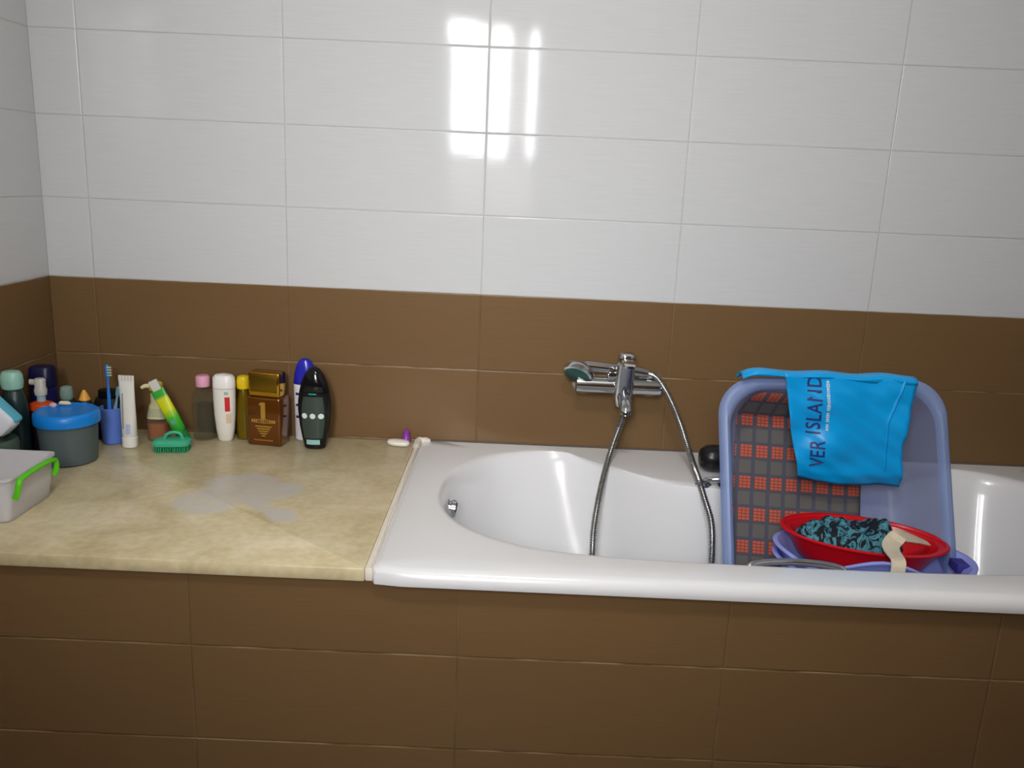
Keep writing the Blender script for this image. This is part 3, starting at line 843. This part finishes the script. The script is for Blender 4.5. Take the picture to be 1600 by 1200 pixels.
# tub with blue lid
TUBM = see_through('smoky_plastic', (120, 136, 138), .7, .28, (150, 165, 170))
BLID = mat('blue_lid', (14, 128, 216), .35, 0, .05)
t = thing('plastic_tub', 'round smoky tub with a bright blue lid on the counter', 'tub', (.046, -.268, Z0))
G().loft(secs_rings([(0, .055, .055, 2), (.004, .060, .060, 2), (.106, .067, .067, 2), (.108, .064, .064, 2), (.10, .062, .062, 2), (.008, .056, .056, 2), (.006, .03, .03, 2)], 56)).build('container', TUBM, t)
G().loft(secs_rings([(.098, .0695, .0695, 2), (.096, .0715, .0715, 2), (.100, .0725, .0725, 2), (.119, .0715, .0715, 2), (.123, .0685, .0685, 2), (.1245, .064, .064, 2), (.122, .0615, .0615, 2), (.1215, .03, .03, 2)], 56)).build('lid', BLID, t)
G().loft(secs_rings([(.008, .054, .054, 2), (.012, .055, .055, 2), (.050, .058, .058, 2), (.064, .050, .050, 2), (.068, .02, .02, 2)], 40)).build('contents', mat('grey_blue_contents', (86, 104, 112), .7, 0, .3, 40), t)
o = G().loft(secs_rings([(0, .007, .005, 2), (.004, .009, .0065, 2), (.008, .0075, .005, 2), (.010, .003, .002, 2)], 18)).build('pill_cap', mat('pinkish_cap', (208, 178, 182), .4), None, True, (.000, -.240, Z0+.122))
props(o, 'tiny pink cap lying on the left of the blue tub lid', 'cap')
o = G().tube([(-.014, 0, .005), (-.010, 0, .0055), (.008, .001, .0055), (.014, .001, .0045)], [.002, .005, .005, .002], 12).build('soap_sliver', mat('cream_soap', (222, 214, 190), .5), None, True, (.020, -.225, Z0+.1225))
props(o, 'cream sliver of soap lying on the back of the blue tub lid', 'soap')

# tooth mug with two brushes
CUPM = mat('blue_mug', (92, 124, 206), .35, 0, .04)
t = thing('tooth_mug', 'periwinkle blue tooth mug left of the standing white tube', 'mug', (.080, -.121, Z0))
G().loft(secs_rings([(0, .023, .023, 2), (.003, .026, .026, 2), (.090, .030, .030, 2), (.093, .0305, .0305, 2), (.094, .0285, .0285, 2), (.090, .0275, .0275, 2), (.006, .024, .024, 2), (.004, .01, .01, 2)], 40)).build('cup', CUPM, t)
def toothbrush(label, base, tip, m, bm_, grp=None):
    b, q = Vector(base), Vector(tip); d = (q-b)
    t = thing('toothbrush', label, 'toothbrush', base)
    g = G(); P = [d*k for k in (0, .1, .35, .6, .74, .80, .84, .97, 1.0)]
    g.tube(P, [.003, .0045, .0055, .0045, .0028, .0028, .0055, .0055, .003], 10, squash=.7); g.build('handle', m, t)
    dn = d.normalized(); g = G()
    for k in range(4):
        for s in (-.0022, .0022):
            c = d*(.86+.035*k)+Vector((0, s, 0))
            g.tube([c, c+Vector((.010, -.002, 0))], .0019, 6)
    g.build('bristles', bm_, t); return t
toothbrush('blue toothbrush standing upright in the blue mug', (.078, -.128, Z0+.012), (.071, -.110, .797), mat('blue_brush', (44, 118, 206), .3), mat('pale_bristle', (190, 205, 150), .6))
toothbrush('pale blue toothbrush leaning right in the blue mug', (.072, -.118, Z0+.012), (.098, -.112, .742), mat('aqua_brush', (120, 168, 190), .3), mat('aqua_bristle', (110, 190, 196), .6))

# white tube standing on its cap
t = thing('toothpaste_tube', 'white squeezed tube standing on its cap right of the blue mug', 'tube', (.136, -.150, Z0))
G().loft(secs_rings([(0, .017, .015, 2.4), (.002, .0185, .017, 2.4), (.026, .0185, .017, 2.4), (.028, .015, .014, 2)], 32)).build('cap', WHITE_P, t)
ts = [(.027, .016, .015, 2.1), (.031, .0185, .016, 2.1), (.07, .0185, .0135, 2.1), (.12, .0185, .009, 2.1), (.160, .0190, .0045, 2.2), (.172, .0192, .0016, 3), (.184, .0194, .0012, 4)]
G().loft(secs_rings(ts, 32)).build('body', mat('tube_white', (226, 223, 216), .4, 0, .04), t)
decal('label_print', ts, -.011, -.007, .050, .14, mat('grey_print', (150, 160, 160), .5), t)
decal('label_print', ts, -.002, .009, .036, .062, mat('pale_blue_print', (178, 190, 222), .5), t)
g = G()
for k in range(5): g.box(-.0188+.0075*k, -.0148+.0075*k, -.0022, .0022, .170, .184)
g.build('crimp', mat('tube_crimp', (205, 200, 192), .5), t, False)

# amber pump bottle
t = thing('pump_bottle', 'clear pump bottle half full of amber soap with a yellow head', 'bottle', (.180, -.084, Z0))
CLG = see_through('clear_plastic', (170, 185, 195), .14, .08, (244, 248, 248))
AMB = see_through('amber_liquid', (214, 120, 16), .88, .15, (230, 150, 50))
G().loft(secs_rings([(0, .022, .018, 2.6), (.003, .026, .021, 2.6), (.055, .026, .021, 2.6), (.080, .0245, .020, 2.5), (.094, .016, .014, 2), (.100, .012, .012, 2)], 36)).build('container', CLG, t)
G().loft(secs_rings([(.003, .022, .018, 2.6), (.006, .0245, .0195, 2.6), (.044, .0245, .0195, 2.6), (.046, .02, .016, 2.6)], 36)).build('liquid', AMB, t)
G().loft(secs_rings([(.060, .0255, .0215, 2.6), (.094, .0185, .016, 2.2), (.100, .015, .014, 2), (.124, .0145, .0135, 2), (.126, .008, .008, 2)], 32)).build('collar', mat('cream_collar', (206, 196, 150), .4), t)
g = G().loft(secs_rings([(.126, .007, .007, 2), (.130, .007, .007, 2), (.132, .0165, .012, 2.4), (.150, .0165, .012, 2.4), (.154, .012, .009, 2)], 28))
g.build('pump_head', mat('yellow_pump', (206, 186, 62), .35), t)
g = G().tube([(-.012, 0, .143), (-.028, -.002, .142), (-.036, -.003, .137)], [.006, .0055, .0045], 12); g.build('spout', mat('cream_spout', (226, 220, 176), .35), t)

# green and yellow tube leaning, cap down
t = thing('cream_tube', 'green and yellow squeeze tube leaning left against the amber bottle', 'tube', (.262, -.121, Z0+.018), (0, math.radians(-27), 0))
tz = [(.020, .011, .011, 2), (.026, .0155, .014, 2.1), (.060, .017, .0125, 2.1), (.100, .0175, .009, 2.1), (.132, .018, .004, 2.4), (.140, .018, .0018, 3)]
def gy():
    m, nt, n, l, p = _new('green_yellow_print'); tc = n.new('ShaderNodeTexCoord'); sp = n.new('ShaderNodeSeparateXYZ'); l.new(tc.outputs['Object'], sp.inputs[0])
    r = n.new('ShaderNodeValToRGB'); mr = n.new('ShaderNodeMapRange'); mr.inputs[1].default_value = .02; mr.inputs[2].default_value = .14
    l.new(sp.outputs['Z'], mr.inputs[0]); l.new(mr.outputs[0], r.inputs[0]); e = r.color_ramp.elements
    e[0].position = .0; e[0].color = srgb(30, 150, 40); e[1].position = .35; e[1].color = srgb(70, 180, 40)
    x = e.new(.55); x.color = srgb(206, 216, 20); x = e.new(.78); x.color = srgb(214, 214, 40); x = e.new(.85); x.color = srgb(60, 170, 60)
    l.new(r.outputs[0], p.inputs['Base Color']); p.inputs['Roughness'].default_value = .35; return m
G().loft(secs_rings(tz, 32)).build('body', gy(), t)
G().loft(secs_rings([(-.008, .0125, .0125, 2), (-.006, .015, .015, 2), (.018, .0145, .0145, 2), (.021, .012, .012, 2)], 28)).build('cap', mat('deep_green_cap', (18, 120, 48), .35), t)
decal('spot_print', tz, -.005, .005, .045, .056, mat('blue_spot', (96, 160, 170), .5), t)
g = G().box(-.010, .012, -.0026, .0026, .138, .166, .001)
for k in range(4): g.box(-.0105, .0125, -.0034, .0034, .142+.006*k, .144+.006*k)
g.build('crimp', mat('white_crimp', (214, 212, 204), .45), t)

# green nail brush
t = thing('nail_brush', 'green nail brush with a loop handle lying in front of the bottles', 'brush', (.247, -.163, Z0), (0, 0, math.radians(10)))
TEA = mat('mint_green_plastic', (66, 180, 140), .35, 0, .05)
R = []
for z, a, b in ((.014, .040, .022), (.016, .044, .026), (.024, .0455, .0275), (.028, .042, .024), (.030, .030, .014)):
    R.append([(x, y, z) for x, y in rrect(a, b, .016, 6)])
G().loft(R).build('back', TEA, t)
G().tube(spline([(-.018, 0, .027), (-.012, .001, .040), (.004, .002, .046), (.020, .002, .042), (.026, 0, .027)], 6), .0042, 10, squash=1.3).build('loop_handle', TEA, t)
g = G(); random.seed(5)
for i in range(15):
    for j in range(8):
        x = -.038+.076*i/14; y = -.0205+.041*j/7
        if abs(x) > .033 and abs(y) > .016: continue
        g.tube([(x, y, .0145), (x*1.05+random.uniform(-.001, .001), y*1.08+random.uniform(-.001, .001), 0)], .0023, 5)
g.build('bristles', mat('green_bristles', (26, 142, 92), .7), t)

# clear bottle with pink cap
t = thing('bottle', 'clear half-empty bottle with a pink cap near the wall', 'bottle', (.291, -.058, Z0))
CL2 = see_through('clear_pet', (150, 160, 150), .07, .06, (250, 251, 248))
G().loft(secs_rings([(0, .026, .026, 2), (.003, .030, .030, 2), (.100, .030, .030, 2), (.118, .028, .028, 2), (.134, .018, .018, 2), (.140, .013, .013, 2), (.144, .013, .013, 2)], 40)).build('container', CL2, t)
G().loft(secs_rings([(.003, .026, .026, 2), (.005, .0285, .0285, 2), (.092, .0285, .0285, 2), (.0925, .0285, .0285, 2)], 40)).build('liquid', see_through('pale_liquid', (150, 150, 130), .06, .05, (248, 248, 242)), t)
G().loft(secs_rings([(.140, .0145, .0145, 2), (.142, .0175, .0175, 2), (.166, .0180, .0180, 2), (.170, .015, .015, 2), (.1705, .006, .006, 2)], 36)).build('cap', mat('pink_cap', (222, 158, 184), .4), t)

# white lotion bottle
s = [(0, .016, .013, 2.2), (.003, .019, .015, 2.2), (.030, .0235, .018, 2.2), (.070, .0270, .020, 2.2), (.110, .0285, .020, 2.2), (.140, .0285, .020, 2.2)]
t = bottle('bottle', 'white lotion bottle with a small red label beside the pink-capped one', 'bottle', (.347, -.062, Z0), s, mat('lotion_white', (232, 228, 220), .35, 0, .03),
       [('cap', [(.1405, .0275, .019, 2.2), (.142, .0288, .0203, 2.2), (.168, .0278, .0195, 2.4), (.175, .022, .015, 2.4), (.1775, .010, .008, 2)], mat('lotion_cap', (236, 234, 230), .3))])
decal('red_label', s, .007, .019, .082, .120, mat('red_print', (206, 34, 44), .45), t)
decal('small_print', s, .009, .021, .050, .076, mat('peach_print', (224, 196, 170), .5), t)
decal('small_print', s, .006, .016, .126, .134, mat('sage_print', (160, 190, 170), .5), t)

# olive bottle with yellow cap
bottle('bottle', 'slim olive bottle with a round yellow cap left of the gold perfume', 'bottle', (.3905, -.042, Z0),
       [(0, .016, .014, 2.2), (.003, .019, .017, 2.2), (.060, .020, .018, 2.2), (.105, .016, .015, 2), (.130, .011, .011, 2), (.136, .009, .009, 2)], see_through('olive_liquid', (128, 104, 10), .85, .2, (200, 170, 60)),
       [('cap', [(.134, .012, .012, 2), (.138, .0165, .0165, 2.2), (.158, .017, .017, 2.3), (.168, .014, .014, 2.3), (.171, .006, .006, 2)], mat('yellow_cap', (222, 190, 14), .35))])

# gold perfume bottle
t = thing('perfume_bottle', 'square amber perfume bottle with a polished gold cap', 'perfume', (.462, -.074, Z0), (0, 0, math.radians(-9)))
AG = mat('amber_gold_glass', (112, 64, 14), .16, .55, .12, 18, coat=.6)
GO = mat('polished_gold', (214, 168, 58), .16, 1, .06)
GD = mat('brushed_gold_panel', (150, 120, 44), .34, 1, .06)
G().box(-.046, .046, -.026, .034, 0, .128, .006).build('flask', AG, t)
G().box(-.0420, .0420, -.020, .022, .1285, .192, .004).build('cap', GO, t)
G().box(-.036, .036, -.0208, -.0190, .142, .186, .002).build('cap_panel', GD, t)
GE = mat('emblem_gold', (222, 178, 86), .3, .8)
g = G()
g.box(-.0062, .0058, -.0272, -.0262, .072, .116).add([(-.0062, -.0272, .108), (-.0062, -.0272, .116), (-.0125, -.0272, .108)], [(0, 1, 2)])
for k in range(11):   # ornate band: a row of tapering bars around the stem
    x = -.030+.006*k; h = .012-.0009*abs(k-5); g.box(x-.0022, x+.0022, -.0272, -.0262, .066-h/2, .066+h/2)
for k in range(5):
    w = .022-.0042*k; z = .052-.0062*k; g.box(-w, w, -.0270, -.0262, z-.0016, z+.0016)
g.build('emblem', GE, t, False)
vs, fs = text_verts('MILLION', .0085, 1, 1)
mesh('lettering', [(x, -.0276, .0655+y) for x, y in vs], fs, mat('dark_ink', (60, 36, 10), .5), t, False)
g = G()
for k in range(13): g.box(-.026+.004*k, -.0236+.004*k, -.0270, -.0262, .0138, .0172)
g.build('small_print', GE, t, False)

# white bottle with deep blue cap (behind)
s = [(0, .024, .015, 2.4), (.003, .027, .018, 2.4), (.06, .028, .018, 2.3), (.120, .0300, .018, 2.2), (.152, .0305, .018, 2.2)]
t = bottle('bottle', 'white bottle with a deep blue domed cap, behind the black one', 'bottle', (.549, -.028, Z0), s, mat('cool_white', (224, 222, 228), .35),
       [('cap', [(.1525, .030, .0175, 2.2), (.154, .0308, .0183, 2.2), (.180, .028, .0175, 2.2), (.202, .022, .015, 2.2), (.216, .014, .011, 2), (.220, .006, .005, 2)], mat('deep_blue_cap', (36, 40, 170), .22))])
for z in (.066, .098, .128): decal('letter_mark', s, -.022, -.004, z-.004, z+.003, NAVY_INK, t, nx=6, nz=2)

# black shampoo bottle
s = [(0, .022, .016, 2.4), (.003, .027, .020, 2.4), (.020, .031, .022, 2.3), (.060, .0385, .0235, 2.2), (.100, .0425, .024, 2.2), (.125, .0420, .024, 2.2), (.150, .0385, .0235, 2.2)]
t = bottle('shampoo_bottle', 'black oval shampoo bottle with three white marks, nearest the bathtub', 'bottle', (.5885, -.092, Z0), s, mat('gloss_black', (18, 20, 24), .16, 0, .1),
       [('cap', [(.1505, .0375, .0225, 2.2), (.152, .0382, .0235, 2.2), (.175, .0325, .022, 2.2), (.195, .0235, .018, 2.2), (.209, .013, .012, 2), (.214, .005, .005, 2)], mat('gloss_black_cap', (12, 13, 17), .14))])
decal('label_panel', s, -.0285, .0285, .030, .140, mat('dark_green_label', (52, 66, 60), .4, 0, .2, 60), t, shape=lambda k: .72+.30*math.sin(PI*min(1, .1+k*.75)), nx=14, nz=14)
TEM = mat('teal_print', (24, 150, 140), .4)
decal('logo_bar', s, -.010, .010, .146, .1495, TEM, t, off=.0016)
WB = mat('white_print', (214, 226, 220), .5)
for x in (-.021, 0, .021):
    decal('round_mark', s, x-.0072, x+.0072, .083, .097, WB, t, shape=lambda k: math.sqrt(max(.08, 1-(2*k-1)**2)), nx=6, nz=8, off=.0018)
decal('pale_label', s, -.017, .017, .014, .027, mat('pale_teal_label', (150, 196, 192), .45), t, off=.0018, nz=3)

# soap bar and purple cap
t = G().loft([[(x, y, z) for x, y in sup(a, b, 2.3, 32)] for z, a, b in ((0, .022, .010), (.002, .029, .015), (.007, .031, .017), (.012, .029, .015), (.015, .020, .009))]).build('soap_bar', mat('soap_white', (232, 228, 214), .45, 0, .04), None, True, (.797, -.045, Z0), (0, 0, math.radians(-12)))
props(t, 'thin white soap bar at the back corner of the counter', 'soap')
t = G().loft(secs_rings([(0, .0105, .0105, 2), (.002, .012, .012, 2), (.012, .0115, .0115, 2), (.016, .0085, .0085, 2), (.026, .008, .008, 2), (.030, .0095, .0095, 2), (.033, .006, .006, 2)], 28)).build('stopper', mat('purple_plastic', (142, 58, 168), .35), None, True, (.814, -.015, Z0))
props(t, 'small purple cap against the wall behind the white soap', 'cap')

# ------------------------------------------------------------------ ceiling lamp
t = thing('ceiling_lamp', 'round white ceiling lamp above and behind the camera', 'lamp', LAMP_AT)
G().loft(secs_rings([(-.03, .09, .09, 2), (0, .10, .10, 2)], 40)).build('base', WHITE_P, t)
m, nt, n, l, p = _new('lamp_glass'); p.inputs['Base Color'].default_value = (.9, .9, .88, 1)
p.inputs['Emission Color'].default_value = (1, .95, .88, 1); p.inputs['Emission Strength'].default_value = ENERGY_LAMP
G().loft(secs_rings([(-.10, .02, .02, 2), (-.095, .05, .05, 2), (-.075, .08, .08, 2), (-.05, .095, .095, 2), (-.03, .098, .098, 2)], 40)).build('lamp_shade', m, t)
